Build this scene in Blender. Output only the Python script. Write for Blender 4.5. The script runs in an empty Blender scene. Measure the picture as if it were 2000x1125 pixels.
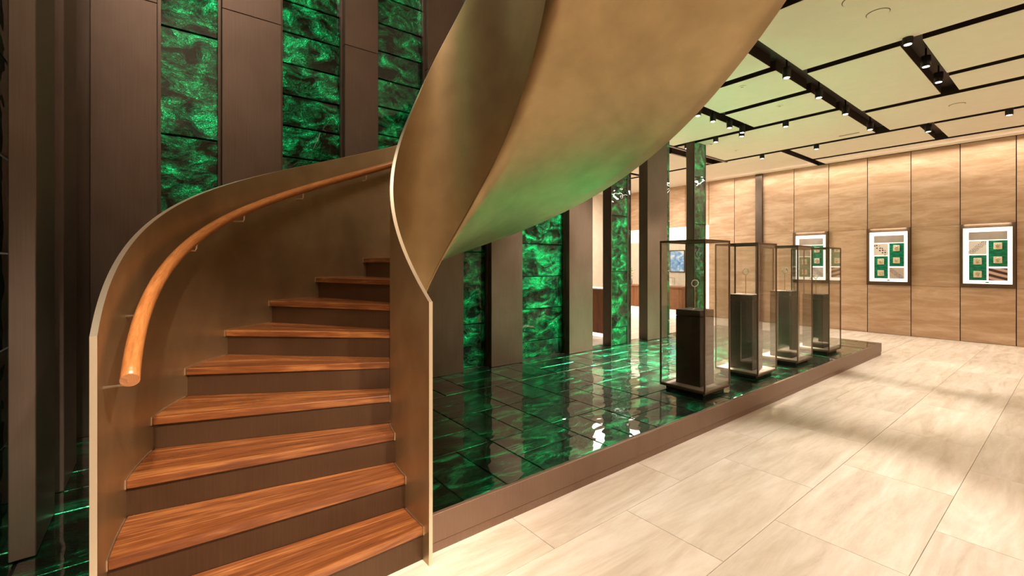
import bpy, bmesh, math, random
from mathutils import Vector
random.seed(7)

# ------------------------------------------------------------------ camera, world, lights
F, Y0, H = 875.0, 516.0, 1.5                       # focal length and horizon in px of a 2000x1125 frame, eye height in m
AL = math.atan(1122 / 875.0)
SA, CA = math.sin(AL), math.cos(AL)
S = bpy.context.scene
C = S.collection
cam = bpy.data.cameras.new('camera')
cam.sensor_width = 36.0
cam.lens = F / 2000 * 36
cam.shift_y = -(562.5 - Y0) / 2000
cam.clip_start = 0.02
co = bpy.data.objects.new('camera', cam)
co.location = (0, 0, H)
co.rotation_euler = (math.pi / 2, 0, AL - math.pi / 2)
C.objects.link(co)
S.camera = co

w = bpy.data.worlds.new('world')
S.world = w
w.use_nodes = True
w.node_tree.nodes['Background'].inputs[0].default_value = (1.0, 0.85, 0.65, 1)
w.node_tree.nodes['Background'].inputs[1].default_value = 0.05

S.view_settings.view_transform = 'Standard'
S.view_settings.look = 'None'
S.view_settings.gamma = 1
S.view_settings.exposure = 0.3
S.view_settings.use_curve_mapping = False

WARM = (1.0, 0.80, 0.64)
WHITE = (1.0, 0.88, 0.76)


def area(name, loc, rot, size, power, color=WARM, sy=None, spread=math.pi):
    l = bpy.data.lights.new(name, 'AREA')
    l.energy = power
    l.color = color
    l.size = size
    if sy:
        l.shape = 'RECTANGLE'
        l.size_y = sy
    l.spread = spread
    o = bpy.data.objects.new(name, l)
    o.location = loc
    o.rotation_euler = rot
    C.objects.link(o)
    return o


def spot(name, loc, target, power, angle=50, blend=0.6, color=WARM, rad=0.03):
    l = bpy.data.lights.new(name, 'SPOT')
    l.energy = power
    l.color = color
    l.spot_size = math.radians(angle)
    l.spot_blend = blend
    l.shadow_soft_size = rad
    o = bpy.data.objects.new(name, l)
    o.location = loc
    d = Vector(target) - Vector(loc)
    o.rotation_euler = d.to_track_quat('-Z', 'Y').to_euler()
    C.objects.link(o)
    return o


# added fill spots for the unseen shop around the viewer; stair void light
for gx_ in range(5):
    for gy_ in range(2):
        spot('shop_fill_spot', (3.9 + 1.75 * gx_, -1.5 - 2.2 * gy_, 3.83), (3.9 + 1.75 * gx_, -1.4 - 2.2 * gy_, 0), 120, 130, 1.0, WARM, 0.05)
for gx_ in range(3):
    for gy_ in range(2):
        spot('rear_fill_spot', (-1.6 + 1.8 * gx_, -1.2 - 2.0 * gy_, 3.83), (-1.6 + 1.8 * gx_, -1.1 - 2.0 * gy_, 0), 80, 130, 1.0, WARM, 0.05)  # more added fill, unseen behind the viewer
area('stair_void_light', (0.1, 0.9, 6.85), (0, 0, 0), 1.6, 170, WARM, 1.8)
area('wall_wash_light', (12.05, 2.4, 3.84), (0, math.radians(12), 0), 0.10, 70, WHITE, 8.0)
area('back_room_light', (9.3, 7.6, 3.80), (0, 0, 0), 3.5, 260, WHITE, 3.0)


for i_, (sx_, sy_, tx_, ty_, pw_) in enumerate(((-0.2, -0.7, 0.25, 2.6, 760), (1.2, -0.8, 0.65, 2.4, 600), (2.4, -0.9, 2.4, 1.2, 120))):
    spot('stair_foot_spot', (sx_, sy_, 3.80), (tx_, ty_, 0.3), pw_, 40, 0.8, WARM, 0.05)

# ------------------------------------------------------------------ materials
def mat(name, build):
    m = bpy.data.materials.new(name)
    m.use_nodes = True
    nt = m.node_tree
    for n in list(nt.nodes):
        nt.nodes.remove(n)
    out = nt.nodes.new('ShaderNodeOutputMaterial')

    def N(t, ins=None, **kw):
        n = nt.nodes.new('ShaderNode' + t)
        for k, v in kw.items():
            setattr(n, k, v)
        for k, v in (ins or {}).items():
            if isinstance(v, bpy.types.NodeSocket):
                nt.links.new(v, n.inputs[k])
            else:
                n.inputs[k].default_value = v
        return n
    sh = build(N, nt)
    nt.links.new(sh, out.inputs['Surface'])
    return m


def ramp(N, fac, stops):
    r = N('ValToRGB', {0: fac})
    e = r.color_ramp.elements
    while len(e) > 1:
        e.remove(e[-1])
    e[0].position, e[0].color = stops[0][0], (*stops[0][1], 1)
    for p, c in stops[1:]:
        x = e.new(p)
        x.color = (*c, 1)
    return r.outputs[0]


def coords(N, scale=(1, 1, 1), kind='Object', rnd=True):
    tc = N('TexCoord')
    src = tc.outputs[kind]
    if rnd:
        oi = N('ObjectInfo')
        mu = N('VectorMath', {0: (37.0, 53.0, 71.0)}, operation='SCALE')
        mu.inputs['Scale'].default_value = 1
        mu.id_data.links.new(oi.outputs['Random'], mu.inputs['Scale'])
        src = N('VectorMath', {0: src, 1: mu.outputs[0]}, operation='ADD').outputs[0]
    return N('Mapping', {0: src, 3: scale}).outputs[0]


def plain(name, col, rough=0.5, metal=0.0, spec=0.5, emit=None, es=0, var=0.0):
    def b(N, nt):
        p = N('BsdfPrincipled', {'Base Color': (*col, 1), 'Roughness': rough, 'Metallic': metal, 'Specular IOR Level': spec})
        if var:
            no = N('TexNoise', {0: coords(N), 'Scale': 6.0, 'Detail': 4.0})
            a = tuple(max(0, c * (1 - var)) for c in col)
            c2 = tuple(min(1, c * (1 + var)) for c in col)
            nt.links.new(ramp(N, no.outputs[0], [(0.3, a), (0.7, c2)]), p.inputs['Base Color'])
        if emit:
            p.inputs['Emission Color'].default_value = (*emit, 1)
            p.inputs['Emission Strength'].default_value = es
        return p.outputs[0]
    return mat(name, b)


def bronze(name, c1, c2, rough, metal, brush=(60, 60, 1.2), scale=3.0, bump=0.03, aniso=0.0):
    def b(N, nt):
        n1 = N('TexNoise', {0: coords(N, (1, 1, 0.6)), 'Scale': scale, 'Detail': 5.0, 'Distortion': 0.6})
        n2 = N('TexNoise', {0: coords(N, brush), 'Scale': 3.0, 'Detail': 3.0})
        mx = N('Mix', {0: 0.35, 2: n1.outputs[0], 3: n2.outputs[0]})
        col = ramp(N, mx.outputs[0], [(0.32, c1), (0.68, c2)])
        rr = N('MapRange', {0: n1.outputs[0], 3: rough - 0.06, 4: rough + 0.08})
        bm = N('Bump', {'Strength': bump, 'Distance': 0.01, 'Height': n2.outputs[0]})
        p = N('BsdfPrincipled', {'Base Color': col, 'Metallic': metal, 'Roughness': rr.outputs[0], 'Normal': bm.outputs[0]})
        return p.outputs[0]
    return mat(name, b)


def travertine(name, c1, c2, c3, vein, rough, spec=0.4, wave=4.0):
    def b(N, nt):
        v = coords(N, vein)
        n1 = N('TexNoise', {0: v, 'Scale': 1.6, 'Detail': 7.0, 'Roughness': 0.62, 'Distortion': 1.2})
        n2 = N('TexNoise', {0: v, 'Scale': wave, 'Detail': 5.0, 'Roughness': 0.7, 'Distortion': 0.4})
        mx = N('Mix', {0: 0.4, 2: n1.outputs[0], 3: n2.outputs[0]})
        col = ramp(N, mx.outputs[0], [(0.30, c1), (0.48, c2), (0.66, c3)])
        oi = N('ObjectInfo')
        br = N('MapRange', {0: oi.outputs['Random'], 3: 0.93, 4: 1.05})
        hs = N('HueSaturation', {'Color': col, 'Value': br.outputs[0]})
        p = N('BsdfPrincipled', {'Base Color': hs.outputs[0], 'Roughness': rough, 'Specular IOR Level': spec})
        bm = N('Bump', {'Strength': 0.05, 'Distance': 0.01, 'Height': n2.outputs[0]})
        nt.links.new(bm.outputs[0], p.inputs['Normal'])
        return p.outputs[0]
    return mat(name, b)


def green_glass(name, stretch, dark, mid, bright, metal=0.75, rough=0.32, big=4.0, coat_wave=0.25, crinkle=0.8, wave=0.05):
    def b(N, nt):
        v = coords(N, stretch)
        n1 = N('TexNoise', {0: v, 'Scale': big, 'Detail': 5.0, 'Roughness': 0.6, 'Distortion': 0.7})
        n2 = N('TexNoise', {0: v, 'Scale': 45.0, 'Detail': 3.0, 'Distortion': 0.8})
        n3 = N('TexNoise', {0: v, 'Scale': big * 0.9, 'Detail': 1.0, 'Distortion': 0.3})
        col = ramp(N, n1.outputs[0], [(0.41, dark), (0.54, mid), (0.69, bright)])  # glass tone varies by noise; bright patches also carry painted glints
        b1 = N('Bump', {'Strength': 0.9, 'Distance': wave, 'Height': n1.outputs[0]})
        b2 = N('Bump', {'Strength': crinkle, 'Distance': 0.012, 'Height': n2.outputs[0], 'Normal': b1.outputs[0]})
        b3 = N('Bump', {'Strength': coat_wave, 'Distance': 0.03, 'Height': n3.outputs[0]})
        p = N('BsdfPrincipled', {'Base Color': col, 'Metallic': metal, 'Roughness': rough, 'Normal': b2.outputs[0],
                                 'Coat Weight': 1.0, 'Coat Roughness': 0.02, 'Coat IOR': 1.5, 'Coat Normal': b3.outputs[0]})
        return p.outputs[0]
    return mat(name, b)


def wood(name, c1, c2, c3, rough=0.3, sc=(1.4, 26, 1), kind='UV', coat=0.0):
    def b(N, nt):
        v = coords(N, sc, kind)
        n1 = N('TexNoise', {0: v, 'Scale': 1.0, 'Detail': 6.0, 'Roughness': 0.65, 'Distortion': 0.7})
        n2 = N('TexNoise', {0: v, 'Scale': 4.0, 'Detail': 4.0, 'Roughness': 0.6})
        mx = N('Mix', {0: 0.4, 2: n1.outputs[0], 3: n2.outputs[0]})
        col = ramp(N, mx.outputs[0], [(0.30, c1), (0.5, c2), (0.70, c3)])
        bm = N('Bump', {'Strength': 0.06, 'Distance': 0.005, 'Height': n2.outputs[0]})
        p = N('BsdfPrincipled', {'Base Color': col, 'Roughness': rough, 'Normal': bm.outputs[0], 'Coat Weight': coat, 'Coat Roughness': 0.2})
        return p.outputs[0]
    return mat(name, b)


def clear_glass(name, tint=(0.975, 0.985, 0.975)):
    def b(N, nt):
        t = N('BsdfTransparent', {0: (*tint, 1)})
        g = N('BsdfGlossy', {0: (1, 1, 1, 1), 'Roughness': 0.0})
        lw = N('LayerWeight', {0: 0.5})
        pw = N('Math', {0: lw.outputs['Facing'], 1: 4.0}, operation='POWER')
        mr = N('MapRange', {0: pw.outputs[0], 3: 0.07, 4: 0.9})
        return N('MixShader', {0: mr.outputs[0], 1: t.outputs[0], 2: g.outputs[0]}).outputs[0]
    return mat(name, b)


def poster(name, mode):
    def b(N, nt):
        tc = N('TexCoord').outputs['UV']
        if mode == 'stripes':
            v = N('Mapping', {0: tc, 2: (0, 0, 0.35)}).outputs[0]
            wv = N('TexWave', {0: v, 'Scale': 0.75, 'Distortion': 1.2, 'Detail': 1.0, 'Detail Scale': 0.8}, bands_direction='Y')
            col = ramp(N, wv.outputs[0], [(0.0, (0.06, 0.03, 0.025)), (0.46, (0.10, 0.05, 0.04)), (0.5, (0.62, 0.40, 0.33)), (1.0, (0.75, 0.52, 0.44))])
        else:
            base = {'dots': (0.92, 0.88, 0.84), 'links': (0.62, 0.50, 0.44), 'cuff': (0.90, 0.82, 0.76), 'soft': (0.70, 0.60, 0.56)}[mode]
            ink = (0.10, 0.06, 0.05)
            sx = N('SeparateXYZ', {0: tc})
            d = N('Math', {0: sx.outputs[0], 1: sx.outputs[1]}, operation='SUBTRACT' if mode == 'dots' else 'ADD')
            off = {'dots': 0.0, 'links': -0.9, 'cuff': -1.0, 'soft': -1.1}[mode]
            d2 = N('Math', {0: d.outputs[0], 1: off}, operation='ADD')
            ab = N('Math', {0: d2.outputs[0]}, operation='ABSOLUTE')
            band = N('Math', {0: ab.outputs[0], 1: 0.24}, operation='LESS_THAN')
            vo = N('TexVoronoi', {0: tc, 'Scale': 11.0 if mode != 'cuff' else 5.0, 'Randomness': 0.25})
            dot = N('Math', {0: vo.outputs[0], 1: 0.34}, operation='LESS_THAN')
            mu = N('Math', {0: band.outputs[0], 1: dot.outputs[0]}, operation='MULTIPLY')
            col = N('Mix', {0: mu.outputs[0], 6: (*base, 1), 7: (*ink, 1)}, data_type='RGBA').outputs[2]
        p = N('BsdfPrincipled', {'Base Color': col, 'Roughness': 0.5})
        return p.outputs[0]
    return mat(name, b)


def painting_mat(name):
    def b(N, nt):
        tc = N('TexCoord').outputs['UV']
        n = N('TexNoise', {0: tc, 'Scale': 3.0, 'Detail': 5.0, 'Distortion': 1.5})
        col = ramp(N, n.outputs[0], [(0.35, (0.05, 0.22, 0.60)), (0.5, (0.25, 0.50, 0.85)), (0.62, (0.8, 0.88, 0.95))])
        return N('BsdfPrincipled', {'Base Color': col, 'Roughness': 0.4}).outputs[0]
    return mat(name, b)


def ripple_green(name):
    def b(N, nt):
        tc = N('TexCoord').outputs['UV']
        v = N('Mapping', {0: tc, 3: (1.5, 14, 1)}).outputs[0]
        n = N('TexNoise', {0: v, 'Scale': 1.5, 'Detail': 3.0})
        col = ramp(N, n.outputs[0], [(0.35, (0.0, 0.10, 0.05)), (0.55, (0.0, 0.28, 0.14)), (0.7, (0.02, 0.50, 0.28))])
        bm = N('Bump', {'Strength': 0.6, 'Distance': 0.01, 'Height': n.outputs[0]})
        return N('BsdfPrincipled', {'Base Color': col, 'Roughness': 0.35, 'Normal': bm.outputs[0]}).outputs[0]
    return mat(name, b)


M = dict(
    pillar=bronze('pillar_bronze', (0.122, 0.084, 0.062), (0.168, 0.120, 0.094), 0.44, 0.7),
    trim=bronze('trim_bronze', (0.10, 0.075, 0.055), (0.15, 0.11, 0.085), 0.35, 0.8),
    stair=bronze('stair_bronze', (0.36, 0.262, 0.135), (0.52, 0.385, 0.208), 0.42, 0.85, (2, 2, 2), 2.2, 0.02),
    edge=plain('brass_edge', (0.85, 0.76, 0.60), 0.38, 1.0),
    gold=plain('gold', (0.85, 0.62, 0.28), 0.25, 1.0),
    steel=plain('polished_steel', (0.85, 0.83, 0.78), 0.12, 1.0),
    riser=bronze('riser_bronze', (0.085, 0.046, 0.022), (0.115, 0.064, 0.032), 0.42, 0.6),
    tread=wood('walnut_tread', (0.060, 0.017, 0.006), (0.19, 0.062, 0.018), (0.46, 0.20, 0.062), 0.26, (1.0, 15, 1)),
    rail=wood('walnut_handrail', (0.22, 0.075, 0.02), (0.42, 0.16, 0.045), (0.55, 0.25, 0.08), 0.3, (3, 8, 1), coat=0.2),
    counterwood=wood('counter_wood', (0.16, 0.06, 0.025), (0.26, 0.10, 0.04), (0.33, 0.14, 0.06), 0.4, (8, 8, 0.8), 'Object'),
    wallstone=travertine('wall_travertine', (0.40, 0.225, 0.125), (0.53, 0.345, 0.21), (0.71, 0.52, 0.37), (0.5, 0.5, 2.6), 0.5),
    floorstone=travertine('floor_travertine', (0.52, 0.43, 0.33), (0.69, 0.61, 0.51), (0.82, 0.76, 0.68), (0.5, 3.2, 1), 0.27, 0.5),
    plaster=plain('ceiling_plaster', (0.74, 0.66, 0.54), 0.8, var=0.02),
    slot=plain('slot_brown', (0.035, 0.022, 0.015), 0.45, 0.3),
    black=plain('black_metal', (0.015, 0.014, 0.013), 0.4, 0.4),
    joint=plain('joint_dark', (0.06, 0.04, 0.03), 0.7),
    floorjoint=plain('floor_grout', (0.72, 0.64, 0.52), 0.8),
    lens=plain('spot_lens', (1, 0.95, 0.85), 0.3, emit=(1.0, 0.92, 0.78), es=6),
    whitelight=plain('lit_white', (0.9, 0.87, 0.8), 0.5, emit=(1.0, 0.90, 0.74), es=1.1),
    white=plain('white_board', (0.85, 0.81, 0.75), 0.5),
    taupe=plain('taupe_panel', (0.42, 0.35, 0.30), 0.5, var=0.1),
    casebronze=bronze('case_bronze', (0.11, 0.065, 0.035), (0.16, 0.10, 0.06), 0.42, 0.6),
    vitrine=bronze('vitrine_bronze', (0.15, 0.10, 0.065), (0.20, 0.14, 0.095), 0.4, 0.7),
    pedestal=bronze('pedestal_bronze', (0.060, 0.040, 0.028), (0.085, 0.060, 0.042), 0.45, 0.5),
    platform=bronze('platform_bronze', (0.20, 0.125, 0.085), (0.26, 0.17, 0.12), 0.45, 0.6),
    wallglass=green_glass('green_wall_glass', (1, 1, 1.5), (0.0, 0.008, 0.003), (0.0, 0.19, 0.065), (0.0, 0.85, 0.30), big=5.0, rough=0.22, coat_wave=0.16, metal=0.9),
    floorglass=green_glass('green_floor_glass', (1.0, 2.2, 1), (0.004, 0.012, 0.006), (0.0, 0.10, 0.038), (0.0, 0.80, 0.32), big=3.2, coat_wave=0.15, rough=0.2, metal=0.95, wave=0.028, crinkle=0.5),
    darkglass=green_glass('dark_green_glass', (1, 1, 1), (0.0, 0.004, 0.002), (0.0, 0.02, 0.01), (0.0, 0.12, 0.05), big=3.0),
    glass=clear_glass('clear_glass'),
    ripple=ripple_green('rippled_green_panel'),
    cream=plain('cream_cushion', (0.86, 0.76, 0.55), 0.6),
    leaf=plain('leaf_green', (0.12, 0.32, 0.04), 0.5, var=0.4),
    pot=plain('pot_glass', (0.30, 0.34, 0.30), 0.15),
    pinkwall=plain('pale_stone', (0.72, 0.62, 0.50), 0.6, var=0.05),
    green=plain('sign_green', (0.0, 0.22, 0.11), 0.4),
    painting=painting_mat('blue_painting'),
)
for k in ('stripes', 'dots', 'links', 'cuff', 'soft'):
    M['p_' + k] = poster('poster_' + k, k)


# ------------------------------------------------------------------ mesh helpers
def mesh(name, v, f, smooth=False, uv=None):
    me = bpy.data.meshes.new(name)
    me.from_pydata([tuple(p) for p in v], [], f)
    if smooth:
        for p in me.polygons:
            p.use_smooth = True
    if uv:
        l = me.uv_layers.new(name='uv')
        for lp in me.loops:
            l.data[lp.index].uv = uv[lp.vertex_index]
    me.update()
    return me


def add(name, me, m, parent=None, loc=(0, 0, 0), rot=(0, 0, 0)):
    o = bpy.data.objects.new(name, me)
    if m is not None and not me.materials:
        me.materials.append(M[m])
    o.parent = parent
    o.location = loc
    o.rotation_euler = rot
    C.objects.link(o)
    return o


def tag(o, label=None, cat=None, group=None, kind=None):
    for k, v in (('label', label), ('category', cat), ('group', group), ('kind', kind)):
        if v:
            o[k] = v
    return o


def empty(name, loc=(0, 0, 0), label=None, cat=None, group=None, kind=None):
    o = bpy.data.objects.new(name, None)
    o.empty_display_size = 0.1
    o.location = loc
    C.objects.link(o)
    return tag(o, label, cat, group, kind)


def box_mesh(sx, sy, sz, ch=0.0):
    """box centred on the origin, edges chamfered by ch"""
    x, y, z = sx / 2, sy / 2, sz / 2
    v, f = [], []
    if ch <= 0:
        v = [(-x, -y, -z), (x, -y, -z), (x, y, -z), (-x, y, -z), (-x, -y, z), (x, -y, z), (x, y, z), (-x, y, z)]
        f = [(0, 3, 2, 1), (4, 5, 6, 7), (0, 1, 5, 4), (1, 2, 6, 5), (2, 3, 7, 6), (3, 0, 4, 7)]
        return mesh('box', v, f, uv=[((p[0] + x) / max(sx, 1e-6), (p[2] + z) / max(sz, 1e-6)) for p in v])
    bm = bmesh.new()
    bmesh.ops.create_cube(bm, size=1)
    for p in bm.verts:
        p.co = Vector((p.co.x * sx, p.co.y * sy, p.co.z * sz))
    bmesh.ops.bevel(bm, geom=bm.edges[:], offset=ch, segments=1, affect='EDGES')
    me = bpy.data.meshes.new('box')
    bm.to_mesh(me)
    bm.free()
    return me


def box(name, a, b, m, parent=None, ch=0.0, off=None):
    """box from corner a to corner b in the parent's space"""
    c = [(a[i] + b[i]) / 2 for i in range(3)]
    me = box_mesh(abs(b[0] - a[0]), abs(b[1] - a[1]), abs(b[2] - a[2]), ch)
    return add(name, me, m, parent, c)


def lathe(prof, seg=24):
    """prof: (radius, z) from bottom to top"""
    v, f = [], []
    for r, z in prof:
        for k in range(seg):
            a = 2 * math.pi * k / seg
            v.append((r * math.cos(a), r * math.sin(a), z))
    for i in range(len(prof) - 1):
        for k in range(seg):
            k2 = (k + 1) % seg
            f.append((i * seg + k, i * seg + k2, (i + 1) * seg + k2, (i + 1) * seg + k))
    f.append(tuple(range(seg))[::-1])
    f.append(tuple((len(prof) - 1) * seg + k for k in range(seg)))
    return v, f


def tube(path, r, seg=12, cap=True):
    """tube along a list of points"""
    v, f = [], []
    n = len(path)
    P = [Vector(p) for p in path]
    up = Vector((0, 0, 1))
    for i, p in enumerate(P):
        t = (P[min(i + 1, n - 1)] - P[max(i - 1, 0)]).normalized()
        if abs(t.z) > 0.95:
            up = Vector((1, 0, 0)) if i == 0 else up
        s = t.cross(up).normalized()
        u = s.cross(t).normalized()
        for k in range(seg):
            a = 2 * math.pi * k / seg
            v.append(p + s * (r * math.cos(a)) + u * (r * math.sin(a)))
    for i in range(n - 1):
        for k in range(seg):
            k2 = (k + 1) % seg
            f.append((i * seg + k, i * seg + k2, (i + 1) * seg + k2, (i + 1) * seg + k))
    if cap:
        f.append(tuple(range(seg))[::-1])
        f.append(tuple((n - 1) * seg + k for k in range(seg)))
    return v, f


def torus(R, r, sx=1.0, seg=24, rs=8, flat=1.0):
    v, f = [], []
    for i in range(seg):
        a = 2 * math.pi * i / seg
        for k in range(rs):
            b = 2 * math.pi * k / rs
            q = R + r * math.cos(b)
            v.append((q * math.cos(a) * sx, r * flat * math.sin(b), q * math.sin(a)))
    for i in range(seg):
        for k in range(rs):
            f.append((i * rs + k, ((i + 1) % seg) * rs + k, ((i + 1) % seg) * rs + (k + 1) % rs, i * rs + (k + 1) % rs))
    return v, f


# ------------------------------------------------------------------ the shell
CEIL = 3.85
XW = 12.3                                            # travertine wall
PZ = 0.2                                             # platform height
TOP = 7.0                                            # top of the stair void

fl = box('floor', (-4.2, -5.2, -0.12), (13.0, 10.2, -0.012), 'floorjoint')
tag(fl, 'cream travertine shop floor', None, None, 'structure')
fc = Vector(fl.location)
tile_cache = {}
rows = [1.725 - 0.6 * k for k in range(-1, 11)]
xj0 = 1.93
ZT = 0.012
for ri, yb in enumerate(rows):
    ya, yt = yb - 0.6, yb
    yt2 = min(yt, 2.12)
    if yt2 - ya < 0.05:
        continue
    for k in range(-5, 9):
        xa = xj0 + 1.2 * k + (0.6 if ri % 2 else 0.0) - 0.3
        xb = min(xa + 1.2, XW - 0.02)
        if xb - xa < 0.1 or xa < -4.1:
            continue
        key = (round(xb - xa, 3), round(yt2 - ya, 3))
        if key not in tile_cache:
            tile_cache[key] = box_mesh(key[0] - 0.0025, key[1] - 0.0025, ZT, 0.001)
        add('floor_tile', tile_cache[key], 'floorstone', fl, Vector(((xa + xb) / 2, (ya + yt2) / 2, -ZT / 2)) - fc)
# floor right of the platform end and in the room behind the columns
for (x0, x1, y0, y1) in ((9.42, XW - 0.02, 2.125, 4.9), (-1.0, XW - 0.02, 4.9, 10.1)):
    ny = max(1, round((y1 - y0) / 0.6))
    nx = max(1, round((x1 - x0) / 1.2))
    me = box_mesh((x1 - x0) / nx - 0.004, (y1 - y0) / ny - 0.004, ZT, 0.0015)
    for i in range(nx):
        for j in range(ny):
            if y0 > 4.5 and x0 + (i + 1) * (x1 - x0) / nx < 4.0:
                continue
            add('floor_tile', me, 'floorstone', fl,
                Vector((x0 + (i + 0.5) * (x1 - x0) / nx, y0 + (j + 0.5) * (y1 - y0) / ny, -ZT / 2)) - fc)

# travertine wall with its panels, a lit niche cut into the part behind the columns
wr = box('wall_right', (XW + 0.035, -5.2, 0), (XW + 0.35, 10.2, 4.0), 'joint')
tag(wr, 'travertine panelled wall with dark vertical joints', None, None, 'structure')
wc = Vector(wr.location)
PITCH = 0.731
Yj = 0.788
NI0, NI1, NIZ = 0.788 + 0.731 * 8, 9.75, 2.62                     # niche
zs = [(0.0, 1.05), (1.05, 2.27), (2.27, CEIL)]
pcache = {}
for k in range(-8, 13):
    y0, y1 = Yj + PITCH * k, Yj + PITCH * (k + 1)
    if y1 > 10.1:
        break
    for (z0, z1) in zs:
        gz = 0.002
        Y0_, Y1_, Z0_, Z1_ = y0, y1, z0, z1
        if Y1_ > NI0 and Z0_ < NIZ:
            if Z1_ > NIZ:
                Z0_ = NIZ
            elif Y0_ < NI0:
                Y1_ = NI0
            else:
                continue
        key = (round(Y1_ - Y0_, 3), round(Z1_ - Z0_, 3))
        if key not in pcache:
            pcache[key] = box_mesh(0.035, key[0] - 0.014, key[1] - gz * 2, 0.0015)
        add('wall_panel', pcache[key], 'wallstone', wr, Vector((XW + 0.0175, (Y0_ + Y1_) / 2, (Z0_ + Z1_) / 2)) - wc)
# glowing niche: white light box with a floating stone panel in front
box('niche_light_panel', (XW + 0.02, NI0, 0.02), (XW + 0.034, NI1, NIZ), 'whitelight', wr).location -= wc
box('niche_stone_panel', (XW + 0.004, NI0 + 0.16, 0.3), (XW + 0.018, NI1, NIZ - 0.42), 'pinkwall', wr).location -= wc
# pilaster
pl = empty('pilaster', (XW - 0.001, 5.25, 0), 'dark bronze pilaster running up the travertine wall behind the glass cases', 'pilaster')
box('shaft', (-0.06, -0.085, 0), (0.0, 0.085, CEIL), 'trim', pl, 0.004)

for nm, a, b in (('wall_rear', (-4.4, -5.4, 0), (13.0, -5.2, CEIL)), ('wall_left', (-4.4, -5.4, 0), (-4.2, 2.3, CEIL)),
                 ('wall_back', (-1.0, 10.1, 0), (13.0, 10.3, CEIL + 0.1))):
    tag(box(nm, a, b, 'pinkwall'), 'plain pale stone wall', None, None, 'structure')

# ceiling: dark slots between cream panels
ce = box('ceiling', (3.35, -5.2, CEIL + 0.14), (13.0, 10.2, CEIL + 0.40), 'slot')
tag(ce, 'cream plaster ceiling panels divided by dark recessed slots', None, None, 'structure')
cc = Vector(ce.location)
panels = [
    (3.35, 4.36, -5.2, 2.12), (4.50, 6.12, -5.2, 2.12),
    (6.27, 8.47, 1.235, 2.12), (6.27, 7.60, -5.2, 1.055), (7.74, 8.47, -5.2, 1.055),
    (8.63, 10.05, -5.2, 2.12),
    (10.20, 11.45, -5.2, 1.57), (10.20, 11.45, 1.75, 3.76), (11.60, 12.26, -5.2, 3.76),
    (10.20, 12.30, 3.93, 10.1),
    (3.35, 5.72, 2.32, 5.05), (5.87, 6.85, 2.32, 3.51), (7.00, 8.00, 2.32, 3.51), (5.87, 8.00, 3.69, 5.05),
    (8.15, 10.05, 2.32, 5.05),
    (4.0, 7.0, 5.45, 10.1), (7.15, 10.05, 5.45, 7.2), (7.15, 10.05, 7.35, 10.1),
]
for (x0, x1, y0, y1) in panels:
    p = box('ceiling_panel', (x0, y0, CEIL), (x1, y1, CEIL + 0.14), 'plaster', ce, 0.003)
    p.location -= cc
    p.data.materials.append(M['slot'])
    for fc_ in p.data.polygons:
        if abs(fc_.normal.z) < 0.3:
            fc_.material_index = 1
c2 = box('ceiling', (-4.2, -5.2, CEIL), (3.35, -0.35, CEIL + 0.40), 'plaster')
tag(c2, 'plain cream ceiling on the near side of the stair opening', None, None, 'structure')
# upper storey around the stair opening
for nm, a, b in (('wall_void_right', (3.35, -1.2, CEIL + 0.40), (3.45, 4.60, TOP)), ('wall_void_rear', (-1.2, -1.3, CEIL + 0.40), (3.45, -1.2, TOP)),
                 ('ceiling_void', (-1.2, -1.3, TOP), (3.45, 5.0, TOP + 0.1))):
    tag(box(nm, a, b, 'pinkwall'), 'plain pale upper storey surface above the stair opening', None, None, 'structure')

# ------------------------------------------------------------------ green platform
PX0, PX1, PY0, PY1 = -0.72, 9.36, 2.08, 4.86
pf = empty('platform', (PX0, PY0, 0), 'low bronze edged platform paved with dark green rippled glass tiles', 'platform')


def pbox(name, a, b, m, par=pf, ch=0.0):
    o = box(name, a, b, m, par, ch)
    o.location -= Vector(par.location)
    return o


# plan curve of the curved staircase (needed to end the platform at its foot)
SP = dict(r1=-0.29750, d1=1.50991, phi1=0.68962, g=0.178369, w=0.812063, q=0.115284, hi=0.81095, ho=0.67414, bi=-0.20863, bo=-0.21129,
          k=[0.033503, 0.133995, 0.243295, 0.312776, 0.240634, 0.096601, 0.106043], e=[0.0052856, -0.0030865, 0.0006144, -0.0162487])
KN = [0, 3, 6, 9, 13, 18, 26]
DN = 0.02
NN = [-1 + DN * i for i in range(int(27 / DN) + 1)]


def lerp(x, xs, ys):
    if x <= xs[0]:
        return ys[0]
    for i in range(len(xs) - 1):
        if x <= xs[i + 1]:
            t = (x - xs[i]) / (xs[i + 1] - xs[i])
            return ys[i] * (1 - t) + ys[i + 1] * t
    return ys[-1]


kk = [lerp(n, KN, SP['k']) for n in NN]
ph = [0.0]
for i in range(1, len(NN)):
    ph.append(ph[-1] + (kk[i] + kk[i - 1]) / 2 * DN)
i1 = round(2 / DN)
p1 = ph[i1]
ph = [SP['phi1'] - (p - p1) for p in ph]
Cx, Cy = [0.0], [0.0]
for i in range(1, len(NN)):
    a = (ph[i] + ph[i - 1]) / 2
    Cx.append(Cx[-1] - SP['g'] * math.sin(a) * DN)
    Cy.append(Cy[-1] + SP['g'] * math.cos(a) * DN)
ox = SP['r1'] - SP['w'] / 2 * math.cos(ph[i1]) - Cx[i1]
oy = SP['d1'] - SP['w'] / 2 * math.sin(ph[i1]) - Cy[i1]
Q = SP['q'] * H


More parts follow.
